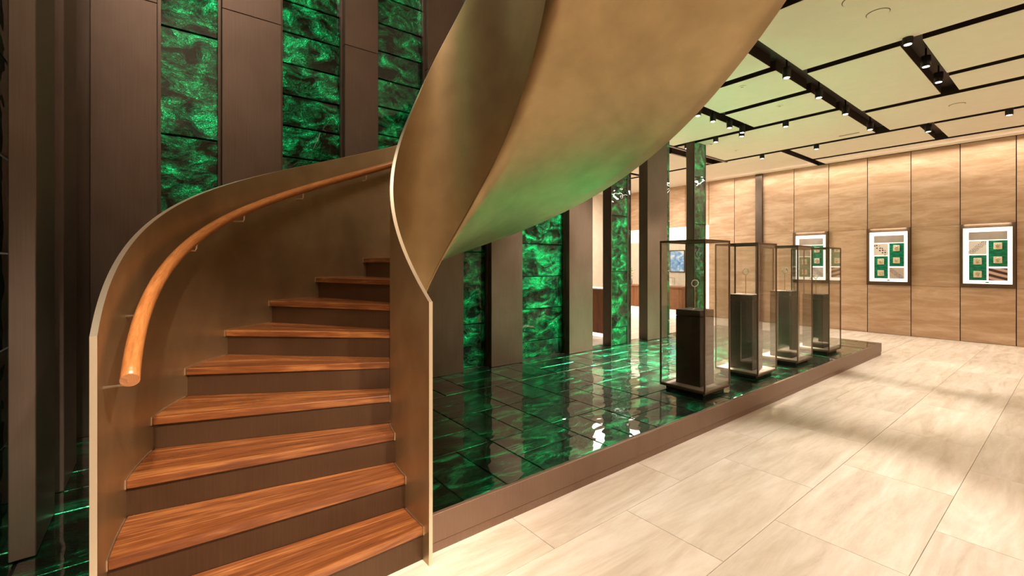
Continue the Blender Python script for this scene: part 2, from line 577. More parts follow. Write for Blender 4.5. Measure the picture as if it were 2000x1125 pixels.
def plan(n, u):
    """plan point at step number n, u = 0 inner stringer .. 1 outer stringer, world metres"""
    i = min(max(int((n + 1) / DN), 0), len(NN) - 2)
    t = (n + 1) / DN - i
    a = ph[i] * (1 - t) + ph[i + 1] * t
    x = Cx[i] * (1 - t) + Cx[i + 1] * t + ox
    y_ = Cy[i] * (1 - t) + Cy[i + 1] * t + oy
    o = (u - 0.5) * SP['w']
    r, d = (x - o * math.cos(a)) * H, (y_ - o * math.sin(a)) * H
    return Vector((r * SA + d * CA, -r * CA + d * SA, 0))




def clip(poly, p, nrm):
    """keep the part of a plan polygon on the side of p that nrm points to"""
    out = []
    for i, a_ in enumerate(poly):
        b_ = poly[(i + 1) % len(poly)]
        da = (a_[0] - p[0]) * nrm[0] + (a_[1] - p[1]) * nrm[1]
        db = (b_[0] - p[0]) * nrm[0] + (b_[1] - p[1]) * nrm[1]
        if da >= 0:
            out.append(a_)
        if da * db < 0:
            t = da / (da - db)
            out.append((a_[0] + (b_[0] - a_[0]) * t, a_[1] + (b_[1] - a_[1]) * t))
    return out


UT = 0.03                                            # the platform stops at the faces of the stair walls
IA, IB = plan(0.6, -UT), plan(2.5, -UT)
OA, OB = plan(0.6, 1 + UT), plan(2.5, 1 + UT)


def side(a_, b_, inside):
    n_ = Vector((-(b_ - a_).y, (b_ - a_).x, 0)).normalized()
    return n_ if n_.dot(inside - a_) > 0 else -n_


nI, nO, nB = side(IA, IB, OA), side(OA, OB, IA), side(IB, OB, IA)


def around_stair(poly):
    """plan polygon minus the foot of the stair"""
    q_ = clip(clip(clip(poly, IA, nI), OA, nO), IB, nB)
    if len(q_) < 3:
        return [poly]
    r_ = [clip(poly, IA, -nI)]
    rest = clip(poly, IA, nI)
    r_.append(clip(rest, OA, -nO))
    r_.append(clip(clip(rest, OA, nO), IB, -nB))
    return [p for p in r_ if len(p) > 2]


def prism(name, poly, z0, z1, m, par=pf):
    ar = sum(poly[i][0] * poly[(i + 1) % len(poly)][1] - poly[(i + 1) % len(poly)][0] * poly[i][1] for i in range(len(poly))) / 2
    if abs(ar) < 2e-4:
        return None
    if ar < 0:
        poly = poly[::-1]
    k = len(poly)
    cx_, cy_ = sum(p[0] for p in poly) / k, sum(p[1] for p in poly) / k
    v_ = [(p[0] - cx_, p[1] - cy_, z0) for p in poly] + [(p[0] - cx_, p[1] - cy_, z1) for p in poly]
    f_ = [tuple(range(k))[::-1], tuple(range(k, 2 * k))] + [(i, (i + 1) % k, k + (i + 1) % k, k + i) for i in range(k)]
    return add(name, mesh(name, v_, f_), m, par, Vector((cx_, cy_, 0)) - Vector(par.location))


for pg in around_stair([(PX0, PY0 + 0.03), (PX1 - 0.03, PY0 + 0.03), (PX1 - 0.03, PY1), (PX0, PY1)]):
    prism('core', pg, 0.0, PZ - 0.022, 'black')
XI = IA.x + (IB.x - IA.x) * (PY0 - IA.y) / (IB.y - IA.y) if abs(IB.y - IA.y) > 1e-6 else IA.x
XO = OA.x + (OB.x - OA.x) * (PY0 - OA.y) / (OB.y - OA.y)
for xa, xb in ((PX0, XO), (XI, PX1)):
    pbox('front_fascia', (xa, PY0, 0.052), (xb, PY0 + 0.025, PZ), 'platform', ch=0.002)
    pbox('kick_plate', (xa, PY0 + 0.006, 0.0), (xb if xb < 5 else PX1 - 0.006, PY0 + 0.03, 0.048), 'platform')
pbox('kick_plate', (PX1 - 0.03, PY0 + 0.03, 0.0), (PX1 - 0.006, PY1, 0.048), 'platform')
pbox('end_fascia', (PX1 - 0.025, PY0 + 0.025, 0.052), (PX1, PY1, PZ), 'platform', ch=0.002)
gt = {}
BL = 0.604


def glass_tile(xa, xb, ya, yb):
    xa, xb, ya, yb = max(xa, PX0), min(xb, PX1 - 0.027), max(ya, PY0 + 0.027), min(yb, PY1)
    if xb - xa < 0.03 or yb - ya < 0.03:
        return
    g_ = 0.0035
    rect = [(xa + g_, ya + g_), (xb - g_, ya + g_), (xb - g_, yb - g_), (xa + g_, yb - g_)]
    pcs = around_stair(rect)
    if len(pcs) == 1 and pcs[0] is rect:
        key = (round(xb - xa, 3), round(yb - ya, 3))
        if key not in gt:
            gt[key] = box_mesh(key[0] - 2 * g_, key[1] - 2 * g_, 0.02, 0.004)
        t = add('glass_tile', gt[key], 'floorglass', pf, ((xa + xb) / 2 - PX0, (ya + yb) / 2 - PY0, PZ - 0.0125 + random.uniform(-0.001, 0.001)))
        t.rotation_euler = (random.uniform(-0.004, 0.004), random.uniform(-0.003, 0.003), 0)
    else:
        for pg in pcs:
            prism('glass_tile', pg, PZ - 0.0225, PZ - 0.0025, 'floorglass')


for i in range(-5, 14):
    for j in range(0, 6):
        bx, by = 1.91 + BL * i, PY0 + 0.01 + BL * j
        if (i + j) % 2 == 0:
            glass_tile(bx, bx + BL, by, by + BL / 2)
            glass_tile(bx, bx + BL, by + BL / 2, by + BL)
        else:
            glass_tile(bx, bx + BL / 2, by, by + BL)
            glass_tile(bx + BL / 2, bx + BL, by, by + BL)

# ------------------------------------------------------------------ columns and green glass bays
YF, YG = 4.60, 4.72


def column(x0, x1, y0, y1, ztop, label, joints=()):
    e = empty('column', ((x0 + x1) / 2, (y0 + y1) / 2, PZ), label, 'column', 'bronze columns along the green platform')
    zz = [PZ] + [j for j in joints if j < ztop] + [ztop]
    for a, b in zip(zz[:-1], zz[1:]):
        o = box('cladding_panel', (x0, y0, a + (0.002 if a > PZ else 0)), (x1, y1, b - (0.002 if b < ztop else 0)), 'pillar', e, 0.003)
        o.location -= Vector(e.location)
    return e


def bay(x0, x1, ztop, zjs, label, m='wallglass', yg=YG, trims=True):
    """wall bay of stacked cast glass panes between two columns"""
    e = empty('glass_bay', ((x0 + x1) / 2, yg, PZ), label, 'glass panel', 'green glass bays between the columns')
    zz = [PZ] + list(zjs) + [ztop]
    wv = x1 - x0
    for a, b in zip(zz[:-1], zz[1:]):
        o = box('glass_pane', (x0 + 0.002, yg, a + 0.004), (x1 - 0.002, yg + 0.025, b - 0.004), m, e, 0.006)
        o.location -= Vector(e.location)
        o.rotation_euler = (random.uniform(-0.01, 0.01), 0, 0)
    o = box('backing', (x0, yg + 0.034, PZ), (x1, yg + 0.05, ztop), 'black', e)  # added dark sheet, keeps back room light from leaking between panes
    o.location -= Vector(e.location)
    if trims:
        for xa in (x0, x1 - 0.022):
            o = box('trim_strip', (xa, yg - 0.05, PZ), (xa + 0.022, yg - 0.008, ztop), 'trim', e)
            o.location -= Vector(e.location)
    return e


def js(z0, step, top):
    r = []
    z = z0
    while z > PZ + 0.12:
        z -= step
    while z < top - 0.1:
        if z > PZ + 0.08:
            r.append(round(z, 3))
        z += step
    return r


HT = TOP - 0.002
CT = CEIL - 0.002
column(-0.43, -0.035, YF, YG + 0.1, HT, 'wide bronze column at the far left corner behind the curved stair wall', (3.6,))
column(0.405, 0.87, YF, YG + 0.1, HT, 'bronze column between the two tall green glass bays left of the stair', (3.72, 5.4))
column(1.45, 1.795, YF, YG + 0.1, HT, 'narrow bronze column rising above the far end of the wooden handrail', (3.72, 5.4))
column(2.375, 2.85, YF, YG + 0.1, HT, 'bronze column rising just right of the stair foot post', (3.72, 5.4))
column(3.26, 3.765, YF, YG + 0.1, CT, 'bronze column between the narrow and the wide green bay under the soffit')
column(4.64, 5.14, YF, YG + 0.1, CT, 'bronze column right of the wide green bay under the soffit')
column(6.52, 7.10, YF, YF + 0.18, CT, 'free standing bronze column with a grey side face behind the nearest glass case')
bay(-0.033, 0.403, HT, js(2.585, 0.90, HT), 'leftmost tall green glass bay with widely spaced joints')
bay(0.872, 1.448, HT, js(2.53, 0.30, HT), 'green glass bay of short stacked panes above the outer stair wall')
bay(1.797, 2.373, HT, js(2.91, 0.302, HT), 'green glass bay beside the upper edge of the inner stair wall')
bay(2.852, 3.258, CT, js(0.75, 0.9, CT), 'narrow dark green glass bay right of the stair foot post')
bay(3.767, 4.638, CT, js(1.33, 0.45, CT), 'wide green glass bay with wavy reflections under the bronze soffit')
bay(5.142, 5.27, CT, js(1.38, 0.9, CT), 'very narrow dark glass strip on the right edge of a column', 'darkglass', trims=False)


def fin(x0, x1, y0, label, zj, dark):
    e = empty('glass_fin', ((x0 + x1) / 2, y0, PZ), label, 'glass column', 'free standing glass columns')
    o = box('core', (x0, y0 + 0.022, PZ), (x1, y0 + 0.17, CT), 'pillar', e, 0.003)
    o.location -= Vector(e.location)
    zz = [PZ] + js(zj, 0.9, CT) + [CT]
    for a, b in zip(zz[:-1], zz[1:]):
        o = box('glass_pane', (x0 + 0.012, y0, a + 0.004), (x1 - 0.02, y0 + 0.022, b - 0.004), 'wallglass', e, 0.005)
        o.location -= Vector(e.location)
    for xa, xb in ((x0, x0 + 0.012), (x1 - 0.02, x1)):
        o = box('trim_strip', (xa, y0 - 0.004, PZ), (xb, y0 + 0.022, CT), 'trim', e)
        o.location -= Vector(e.location)
    if dark:
        o = box('dark_pane', (x1 + 0.002, y0 + 0.02, PZ), (x1 + dark, y0 + 0.045, CT), 'darkglass', e)
        o.location -= Vector(e.location)
        o = box('edge_trim', (x1 + dark, y0 + 0.015, PZ), (x1 + dark + 0.012, y0 + 0.05, CT), 'trim', e)
        o.location -= Vector(e.location)
    return e


fin(5.60, 6.03, 4.63, 'slim green glass faced column between two openings to the back room', 1.38, 0.085)
fin(8.03, 8.45, 4.62, 'slim green glass faced column farthest right behind the nearest glass case', 1.38, 0)
bay(7.103, 7.27, CT, js(1.38, 0.9, CT), 'narrow green glass strip on the right edge of the free standing column', 'wallglass', 4.66, False)
# header box over the openings
tag(box('trim_1', (3.35, 5.05, CEIL - 0.02), (10.2, 5.10, CEIL + 0.14), 'trim'), 'bronze ceiling edge trim above the columns', None, None, 'structure')
tag(box('trim_2', (8.5, 5.40, CEIL - 0.0), (10.2, 5.45, CEIL + 0.14), 'trim'), 'bronze ceiling edge trim of the slot above the columns', None, None, 'structure')

# side wall on the left: fins with dark glass between
for (y0, y1, lab) in ((2.88, 3.32, 'nearest bronze fin at the left edge with a glossy front edge'), (3.60, 4.07, 'bronze fin between the left edge fin and the corner column')):
    column(-0.53, -0.445, y0, y1, HT, lab, (3.9,))
for (y0, y1, lab) in ((1.95, 3.32, 'dark green glass strip at the very left edge'), (3.325, 4.07, 'dark glass strip between the two bronze fins at left'),
                      (4.075, 4.70, 'dark glass strip between the left fins and the corner column')):
    e = empty('glass_bay', (-0.58, (y0 + y1) / 2, PZ), lab, 'glass panel', 'green glass bays between the columns')
    zz = [PZ] + js(1.1, 0.45 if y0 < 2 else 0.9, HT) + [HT]
    for a, b in zip(zz[:-1], zz[1:]):
        o = box('glass_pane', (-0.605, y0, a + 0.004), (-0.58, y1, b - 0.004), 'wallglass' if y0 < 2 else 'darkglass', e, 0.005)
        o.location -= Vector(e.location)

tag(box('trim_3', (-0.61, 4.64, PZ), (-0.432, 4.70, HT), 'trim'), 'dark bronze return strip in the left corner', None, None, 'structure')

# ------------------------------------------------------------------ the curved staircase
hi = lambda n: (SP['hi'] + SP['e'][0] * (n - 6)) * H
ho = lambda n: (SP['ho'] + SP['e'][1] * (n - 6)) * H
bi = lambda n: (SP['bi'] + SP['e'][2] * (n - 12)) * H
bo = lambda n: min((SP['bo'] + SP['e'][3] * (n - 12)) * H, -0.30)
NEND = 25.0
base = plan(1, 0.5)
st = empty('curved_staircase', base, 'curved bronze walled staircase with walnut treads winding up to the floor above', 'staircase')
TH = 0.02 / (SP['w'] * H)                            # plate thickness in u


def part(name, v, f, m, parent=st, smooth=False, uv=None):
    return add(name, mesh(name, [Vector(p) - base for p in v], f, smooth, uv), m, parent)


def ground(n):
    return 0.0 if n < 2.3 else PZ


def stringer(name, n0, u0, u1, top, bot, nseg=200):
    """plate from n0 to NEND between u0 (stair side) and u1; separate strip objects for faces and top edge"""
    v, f = [], []
    ns = [n0 + (NEND - n0) * i / nseg for i in range(nseg + 1)]
    for n in ns:
        a, b = plan(n, u0), plan(n, u1)
        zt = n * Q + top(n)
        g = ground(n)
        zb = max(g, n * Q + bot(n))
        v += [(a.x, a.y, zb), (a.x, a.y, zt), (b.x, b.y, zt), (b.x, b.y, zb)]
    for i in range(nseg):
        o = 4 * i
        for k in (0, 2, 3):
            k2 = (k + 1) % 4
            f.append((o + k, o + 4 + k, o + 4 + k2, o + k2))
    f.append((4 * nseg, 4 * nseg + 1, 4 * nseg + 2, 4 * nseg + 3))
    me_o = part(name, v, f, 'stair')
    # smooth the long faces
    for p in me_o.data.polygons:
        p.use_smooth = True
    bm = bmesh.new()
    bm.from_mesh(me_o.data)
    bmesh.ops.recalc_face_normals(bm, faces=bm.faces[:])
    for e in bm.edges:
        if len(e.link_faces) == 2 and e.calc_face_angle(0) > 0.7:
            e.smooth = False
    bm.to_mesh(me_o.data)
    bm.free()
    # light brass edge: top cap and front post edge
    ev, ef = [], []
    for n in ns:
        a, b = plan(n, u0), plan(n, u1)
        zt = n * Q + top(n)
        ev += [(a.x, a.y, zt), (b.x, b.y, zt), (b.x, b.y, zt + 0.003), (a.x, a.y, zt + 0.003)]
    for i in range(nseg):
        o = 4 * i
        for k in range(4):
            k2 = (k + 1) % 4
            ef.append((o + k, o + k2, o + 4 + k2, o + 4 + k))
    ef.append((0, 1, 2, 3))
    part('top_edge', ev, ef, 'edge', me_o)
    a, b = plan(n0, u0), plan(n0, u1)
    dv = (plan(n0, u0) - plan(n0 + 0.1, u0)).normalized() * 0.004
    zt = n0 * Q + top(n0) + 0.003
    g = 0.0 if min(a.y, b.y) < PY0 else PZ
    pv = [(a.x, a.y, g), (b.x, b.y, g), (b.x, b.y, zt), (a.x, a.y, zt)]
    pv += [(p[0] + dv.x, p[1] + dv.y, p[2]) for p in pv]
    part('post_edge', pv, [(4, 5, 6, 7), (0, 1, 5, 4), (1, 2, 6, 5), (2, 3, 7, 6), (3, 0, 4, 7)], 'edge', me_o)
    return me_o


si = stringer('inner_stringer', 0.78, 0.0, -TH, hi, bi)
so = stringer('outer_stringer', 1.25, 1.0, 1.0 + TH, ho, bo)
tag(si, 'inner curved bronze wall with bright top edge')
tag(so, 'outer curved bronze wall carrying the wooden handrail')

# soffit: smooth bronze sheet under the steps
v, f = [], []
NS, US = 160, 10
n0 = 3.6
for i in range(NS + 1):
    n = n0 + (NEND - n0) * i / NS
    for j in range(US + 1):
        u = -TH + (1 + 2 * TH) * j / US
        p = plan(n, u)
        zb = n * Q + bi(n) * (1 - u) + bo(n) * u
        v.append((p.x, p.y, max(zb, PZ + 0.01) - 0.004))
for i in range(NS):
    for j in range(US):
        o = i * (US + 1) + j
        f.append((o, o + 1, o + US + 2, o + US + 1))
sf = part('soffit', v, f, 'stair', smooth=True)
mod = sf.modifiers.new('thickness', 'SOLIDIFY')
mod.thickness = 0.012
mod.offset = 1.0

# treads and risers
TK, NOSE = 0.042, 0.10
for n in range(1, 25):
    v, uv = [], []
    seg = 6
    for zi, z in enumerate((n * Q - TK, n * Q)):
        for i in range(seg + 1):
            m_ = n - NOSE * 0.0 + (1.06) * i / seg
            for u in (0.004, 0.996):
                p = plan(m_, u)
                v.append((p.x, p.y, z))
                uv.append((u * 1.2 + n * 3.7, (m_ - n) * 0.27 + zi * 0.03))
    r = 2 * (seg + 1)
    f = []
    for i in range(seg):
        a = 2 * i
        f += [(a, a + 2, a + 3, a + 1), (r + a, r + a + 1, r + a + 3, r + a + 2), (a, r + a, r + a + 2, a + 2), (a + 1, a + 3, r + a + 3, r + a + 1)]
    f += [(0, 1, r + 1, r), (2 * seg, r + 2 * seg, r + 2 * seg + 1, 2 * seg + 1)]
    t = part('tread', v, f, 'tread', uv=uv)
    bv = t.modifiers.new('edge', 'BEVEL')
    bv.width = 0.004
    bv.segments = 2
    bv.limit_method = 'ANGLE'
    for u0, u1 in ((0.0, 0.0035), (0.9965, 1.0)):
        sv, sfc = [], []
        for i in range(seg + 1):
            m_ = n - 0.012 + 1.012 * i / seg
            a, b = plan(m_, u0), plan(m_, u1)
            sv += [(a.x, a.y, n * Q - TK), (b.x, b.y, n * Q - TK), (b.x, b.y, n * Q + 0.002), (a.x, a.y, n * Q + 0.002)]
        for i in range(seg):
            o = 4 * i
            for k in range(4):
                k2 = (k + 1) % 4
                sfc.append((o + k, o + k2, o + 4 + k2, o + 4 + k))
        sfc.append((0, 3, 2, 1))
        part('end_glint_strip', sv, sfc, 'edge', t)  # added strip for the bright reflected line where tread meets stair wall
    a0, a1, b0, b1 = plan(n + 0.06, 0.0), plan(n + 0.06, 1.0), plan(n + 0.14, 0.0), plan(n + 0.14, 1.0)
    zb, zt = (n - 1) * Q, n * Q - TK
    if n == 1:
        zb = 0.0
    if n == 2:
        zb = Q
    v = [(a0.x, a0.y, zb), (a1.x, a1.y, zb), (b1.x, b1.y, zb), (b0.x, b0.y, zb)]
    v += [(p[0], p[1], zt) for p in v]
    part('riser', v, [(0, 3, 2, 1), (4, 5, 6, 7), (0, 1, 5, 4), (1, 2, 6, 5), (2, 3, 7, 6), (3, 0, 4, 7)], 'riser')

# handrail on the outer wall with its brackets
UO = 1.0 - 0.055 / SP['w']
RH = 0.54 * H
pts = []
for i in range(150):
    n = 1.5 + (NEND - 1.0 - 1.5) * i / 149
    p = plan(n, UO)
    pts.append((p.x, p.y, n * Q + RH))
v, f = tube(pts, 0.030, 20)
uv = [((i // 20) * 0.12, (i % 20) / 20.0) for i in range(len(v))]
hr = part('handrail', v, f, 'rail', smooth=True, uv=uv)
hr.data.polygons[-1].use_smooth = hr.data.polygons[-2].use_smooth = False
for n in (1.75, 3.05, 4.9, 6.2, 7.6, 9.0, 10.6, 12.2, 14, 16, 18, 20, 22):
    a, b = plan(n, UO), plan(n, 1.0)
    z = n * Q + RH
    v, f = tube([(a.x, a.y, z - 0.028), (a.x, a.y, z - 0.062), tuple((a * 0.9 + b * 0.1)[:2]) + (z - 0.075,), (b.x, b.y, z - 0.075)], 0.006, 8)
    part('bracket', v, f, 'edge', hr, smooth=True)

# ------------------------------------------------------------------ glass display cases on the platform
WORDS = ['nearest', 'second nearest', 'third nearest', 'farthest']
VX = [4.14, 5.28, 6.415, 7.55]
PH = [1.03, 1.14, 1.14, 1.05]
VS, VZ0, VZ1, VY = 0.50, 0.245, 1.745, 2.27
for i, x0 in enumerate(VX):
    cx, cy = x0 + VS / 2, VY + VS / 2
    hs = VS / 2
    e = empty('display_vitrine', (cx, cy, PZ), WORDS[i] + ' of the four tall glass display cases on the green platform', 'display case', 'four glass cases on the platform')

    def b(name, a, c, m, par=e, ch=0.0):
        return box(name, a, c, m, par, ch)
    z0, z1 = VZ0 - PZ, VZ1 - PZ
    b('plinth', (-hs + 0.045, -hs + 0.045, 0), (hs - 0.045, hs - 0.045, z0 - 0.012), 'black')
    b('base_tray', (-hs, -hs, z0 - 0.012), (hs, hs, z0 + 0.012), 'vitrine', ch=0.002)
    b('base_lining', (-hs + 0.012, -hs + 0.012, z0 + 0.012), (hs - 0.012, hs - 0.012, z0 + 0.017), 'taupe')
    T = 0.014
    for sx in (-1, 1):
        for sy in (-1, 1):
            b('corner_post', (sx * hs, sy * hs, z0 + 0.012), (sx * (hs - T), sy * (hs - T), z1 - 0.022), 'vitrine', ch=0.001)
    for s in (-1, 1):
        b('top_rail', (-hs, s * hs, z1 - 0.022), (hs, s * (hs - T), z1), 'vitrine', ch=0.001)
        b('top_rail', (s * hs, -hs + T, z1 - 0.022), (s * (hs - T), hs - T, z1), 'vitrine', ch=0.001)
        b('glass_pane', (-hs + T, s * (hs - 0.004), z0 + 0.012), (hs - T, s * (hs - 0.008), z1 - 0.022), 'glass')
        b('glass_pane', (s * (hs - 0.004), -hs + T, z0 + 0.012), (s * (hs - 0.008), hs - T, z1 - 0.022), 'glass')
    b('top_glass', (-hs + T, -hs + T, z1 - 0.010), (hs - T, hs - T, z1 - 0.004), 'glass')
    # pedestal
    pzb = VZ0 + 0.017
    pd = empty('pedestal', (cx, cy, pzb), 'dark bronze watch pedestal inside the %s glass case' % WORDS[i], 'pedestal', 'pedestals in the glass cases')
    pw = 0.135
    ph_ = PH[i] - pzb
    box('body', (-pw, -pw, 0), (pw, pw, ph_ - 0.066), 'pedestal', pd, 0.002)
    box('cap', (-pw, -pw, ph_ - 0.063), (pw, pw, ph_), 'pedestal', pd, 0.002)
    # watch on a stem
    wa = empty('watch', (cx, cy, PH[i]), 'steel wristwatch held on a thin stem inside the %s glass case' % WORDS[i], 'watch', 'watches on stems in the glass cases')
    v, f = lathe([(0.020, 0), (0.020, 0.003), (0.004, 0.006), (0.0032, 0.235)], 12)
    add('stem', mesh('stem', v, f), 'gold', wa)
    rz = 0.235 + 0.036
    v, f = torus(0.036, 0.0062, 0.86, 28, 8, 1.9)
    add('bracelet', mesh('bracelet', v, f, True), 'steel', wa, (0, 0, rz), (0.25, 0.35, math.radians(-55)))
    v, f = lathe([(0.0, -0.005), (0.019, -0.005), (0.021, 0.0), (0.019, 0.005), (0.0, 0.006)], 20)
    o = add('watch_face', mesh('face', v, f), 'steel', wa, (0.022, -0.020, rz + 0.016), (math.radians(65), 0, math.radians(40)))

# ------------------------------------------------------------------ framed display cases in the travertine wall
CASES = [(0, 'rightmost', 'dots', 'stripes'), (2, 'middle', 'cuff', 'links'), (4, 'leftmost', 'soft', 'soft')]
for k, word, pa, pb in CASES:
    y0 = Yj + PITCH * k
    y1 = y0 + PITCH
    zb, zt = 1.055, 2.265
    e = empty('wall_display', (XW, (y0 + y1) / 2, zb), 'lit bronze framed wall display, %s of the three on the travertine wall' % word, 'wall display', 'lit displays on the travertine wall')
    wd, hg = PITCH, zt - zb
    FD, FW, FH = 0.07, 0.042, 0.072

    def q(name, u0, u1, v0, v1, d0, d1, m, par=e, ch=0.0):
        # u from left to right as seen, v from top down; the wall faces -x so left is +y
        o = box(name, (-d1, wd / 2 - u1 * wd, hg - v1 * hg), (-d0, wd / 2 - u0 * wd, hg - v0 * hg), m, par, ch)
        return o

    def flat(name, u0, u1, v0, v1, d, m, par=e):
        ya, yb, za, zb_ = wd / 2 - u0 * wd, wd / 2 - u1 * wd, hg - v0 * hg, hg - v1 * hg
        me = mesh(name, [(-d, ya, zb_), (-d, yb, zb_), (-d, yb, za), (-d, ya, za), (-d + 0.006, ya, zb_), (-d + 0.006, yb, zb_), (-d + 0.006, yb, za), (-d + 0.006, ya, za)],
                  [(0, 3, 2, 1), (4, 5, 6, 7), (0, 1, 5, 4), (1, 2, 6, 5), (2, 3, 7, 6), (3, 0, 4, 7)],
                  uv=[(0, 0), (1, 0), (1, 1), (0, 1)] * 2)
        return add(name, me, m, par)
    uw, vh = FW / wd, FH / hg
    q('frame_rail', 0, 1, 0, vh, 0, FD, 'casebronze', ch=0.002)
    q('frame_rail', 0, 1, 1 - vh, 1, 0, FD, 'casebronze', ch=0.002)
    q('frame_stile', 0, uw, vh, 1 - vh, 0, FD, 'casebronze', ch=0.002)
    q('frame_stile', 1 - uw, 1, vh, 1 - vh, 0, FD, 'casebronze', ch=0.002)
    q('light_box', uw, 1 - uw, vh, 1 - vh, 0, 0.008, 'whitelight')
    flat('header_panel', 0.165, 0.85, 0.125, 0.25, 0.020, 'taupe')
    flat('poster', 0.165, 0.49, 0.265, 0.475, 0.020, 'p_' + pa)
    flat('poster', 0.525, 0.855, 0.695, 0.885, 0.020, 'p_' + pb)
    flat('green_panel', 0.525, 0.855, 0.265, 0.67, 0.020, 'ripple')
    flat('green_panel', 0.17, 0.49, 0.49, 0.885, 0.020, 'ripple')
    flat('brand_plate', 0.47, 0.53, 0.908, 0.924, 0.014, 'green')
    for (u, vv, where) in ((0.69, 0.35, 'top'), (0.69, 0.565, 'second'), (0.33, 0.585, 'third'), (0.33, 0.79, 'lowest')):
        cu = empty('watch_cushion', (XW - 0.021, (y0 + y1) / 2 + wd / 2 - u * wd, zt - vv * hg),
                   'small cream watch cushion, %s of four in the %s wall display' % (where, word), 'watch cushion', 'watch cushions in the wall displays')
        box('cushion', (-0.028, -0.055, -0.062), (0, 0.055, 0.062), 'cream', cu, 0.006)
        v, f = torus(0.026, 0.005, 1.0, 18, 6, 1.6)
        add('watch_band', mesh('band', v, f, True), 'steel', cu, (-0.034, 0, 0.005), (0, 0, math.pi / 2))
        v, f = lathe([(0.0, -0.005), (0.019, -0.005), (0.019, 0.004), (0.0, 0.005)], 16)
        add('watch_dial', mesh('dial', v, f), 'gold', cu, (-0.040, 0, -0.024), (0, math.radians(-70), 0))
    l = area('wall_display_light', (XW - 0.10, (y0 + y1) / 2, zt + 0.0), (0, math.radians(-10), 0), 0.05, 1.5, WHITE, 0.6)

# ------------------------------------------------------------------ ceiling spotlights, speakers and vents
can_v, can_f = lathe([(0.042, 0.0), (0.045, 0.004), (0.045, 0.12), (0.0, 0.122)], 20)
can_me = mesh('can', can_v, can_f)
stem_v, stem_f = lathe([(0.010, 0.12), (0.010, 0.26)], 10)
stem_me = mesh('stem', stem_v, stem_f)
len_v, len_f = lathe([(0.032, -0.002), (0.032, 0.001)], 20)
len_me = mesh('lens', len_v, len_f)


def fixture(x, y_, z, label, target, power, angle=48, tilt=0.0, color=WARM):
    e = empty('ceiling_spotlight', (x, y_, z), label, 'spotlight', 'black ceiling spotlights')
    add('can', can_me, 'black', e, (0, 0, 0))
    add('stem', stem_me, 'black', e, (0, 0, 0))
    add('lens', len_me, 'lens', e, (0, 0, 0))
    if power:
        spot('spot_lamp', (x, y_, z - 0.012), target, power, angle, 0.7, color)
    return e


ORD = ['first', 'second', 'third', 'fourth', 'fifth']
for i, x in enumerate((5.90, 6.95, 8.03, 9.27)):
    fixture(x, 2.21, 3.735, 'black spotlight, %s from the stair soffit in the long diagonal ceiling slot' % ORD[i], (x - 1.3 + 0.2 * i, 4.5, 1.1), (900, 900, 800, 500)[i], 46)
for i, x in enumerate((6.36, 6.80, 7.33, 7.77)):
    fixture(x, 3.60, 3.735, 'black spotlight, %s from the stair soffit in the short slot over the columns' % ORD[i], (x - 0.9 + 0.3 * i, 3.5, 0.2), 7200, 38)
for i, y_ in enumerate((4.80, 4.22, 3.75, 3.04)):
    fixture(8.075, y_, 3.76, 'black spotlight, %s from the green columns on the dark ceiling line' % ORD[i], (8.0 - 0.8 * i, 3.7 - 0.1 * i, 0.2), 6600, 38)
for i, (x, y_) in enumerate(((10.12, 4.27), (10.12, 3.26), (10.12, 0.72))):
    fixture(x, y_, 3.76, 'black spotlight on the ceiling line nearest the travertine wall, %s from the columns' % ORD[i], (10.6, y_, 0), 110, 60, color=WHITE)
fixture(10.2 + 0.1, 1.66, 3.76, 'black spotlight in the short slot above the wall displays', (10.6, 1.4, 0), 110, 60, color=WHITE)
for i, (x, y_) in enumerate(((6.10, 1.14), (6.95, 1.14), (7.67, 1.14))):
    fixture(x, y_, 3.78, 'black spotlight, %s from the stair in the short slot at upper right' % ORD[i], ((3.2, 1.2, 0), (6.2, 1.5, 0), (8.4, 1.3, 0))[i], (650, 420, 380)[i], 38, color=WHITE)

for i, (x, y_, r, lab) in enumerate(((5.28, 1.20, 0.085, 'round ceiling cover plate above the open floor'), (4.87, 1.25, 0.11, 'round ceiling speaker at the top edge of the view'),
                                     (9.22, 1.17, 0.085, 'faint round cover plate in the panel right of the long slot'))):
    e = empty('ceiling_plate', (x, y_, CEIL), lab, 'ceiling plate')
    v, f = lathe([(r, -0.006), (r, 0)], 28)
    add('cover', mesh('cover', v, f), 'plaster', e)
    v, f = lathe([(r + 0.006, -0.002), (r + 0.006, 0)], 28)
    add('rim', mesh('rim', v, f), 'joint', e)
for i, (x, y_, lab) in enumerate(((6.05, 2.80, 'first'), (7.22, 2.80, 'second'), (9.35, 4.45, 'third'), (8.45, 4.5, 'fourth'))):
    e = empty('sprinkler_plate', (x, y_, CEIL), 'small round white sprinkler plate, %s from the stair on the green lit ceiling' % lab, 'sprinkler', 'sprinkler plates')
    v, f = lathe([(0.015, -0.02), (0.018, -0.008), (0.045, -0.006), (0.045, 0)], 20)
    add('plate', mesh('plate', v, f), 'plaster', e)
e = empty('air_vent', (9.79, 2.64, CEIL), 'slim dark linear air vent in the ceiling beside the long slot', 'air vent')
box('grille', (-0.03, -0.16, -0.004), (0.03, 0.16, 0), 'plaster', e)
for s in (-0.015, 0.015):
    box('slit', (s - 0.006, -0.15, -0.006), (s + 0.006, 0.15, -0.004), 'slot', e)

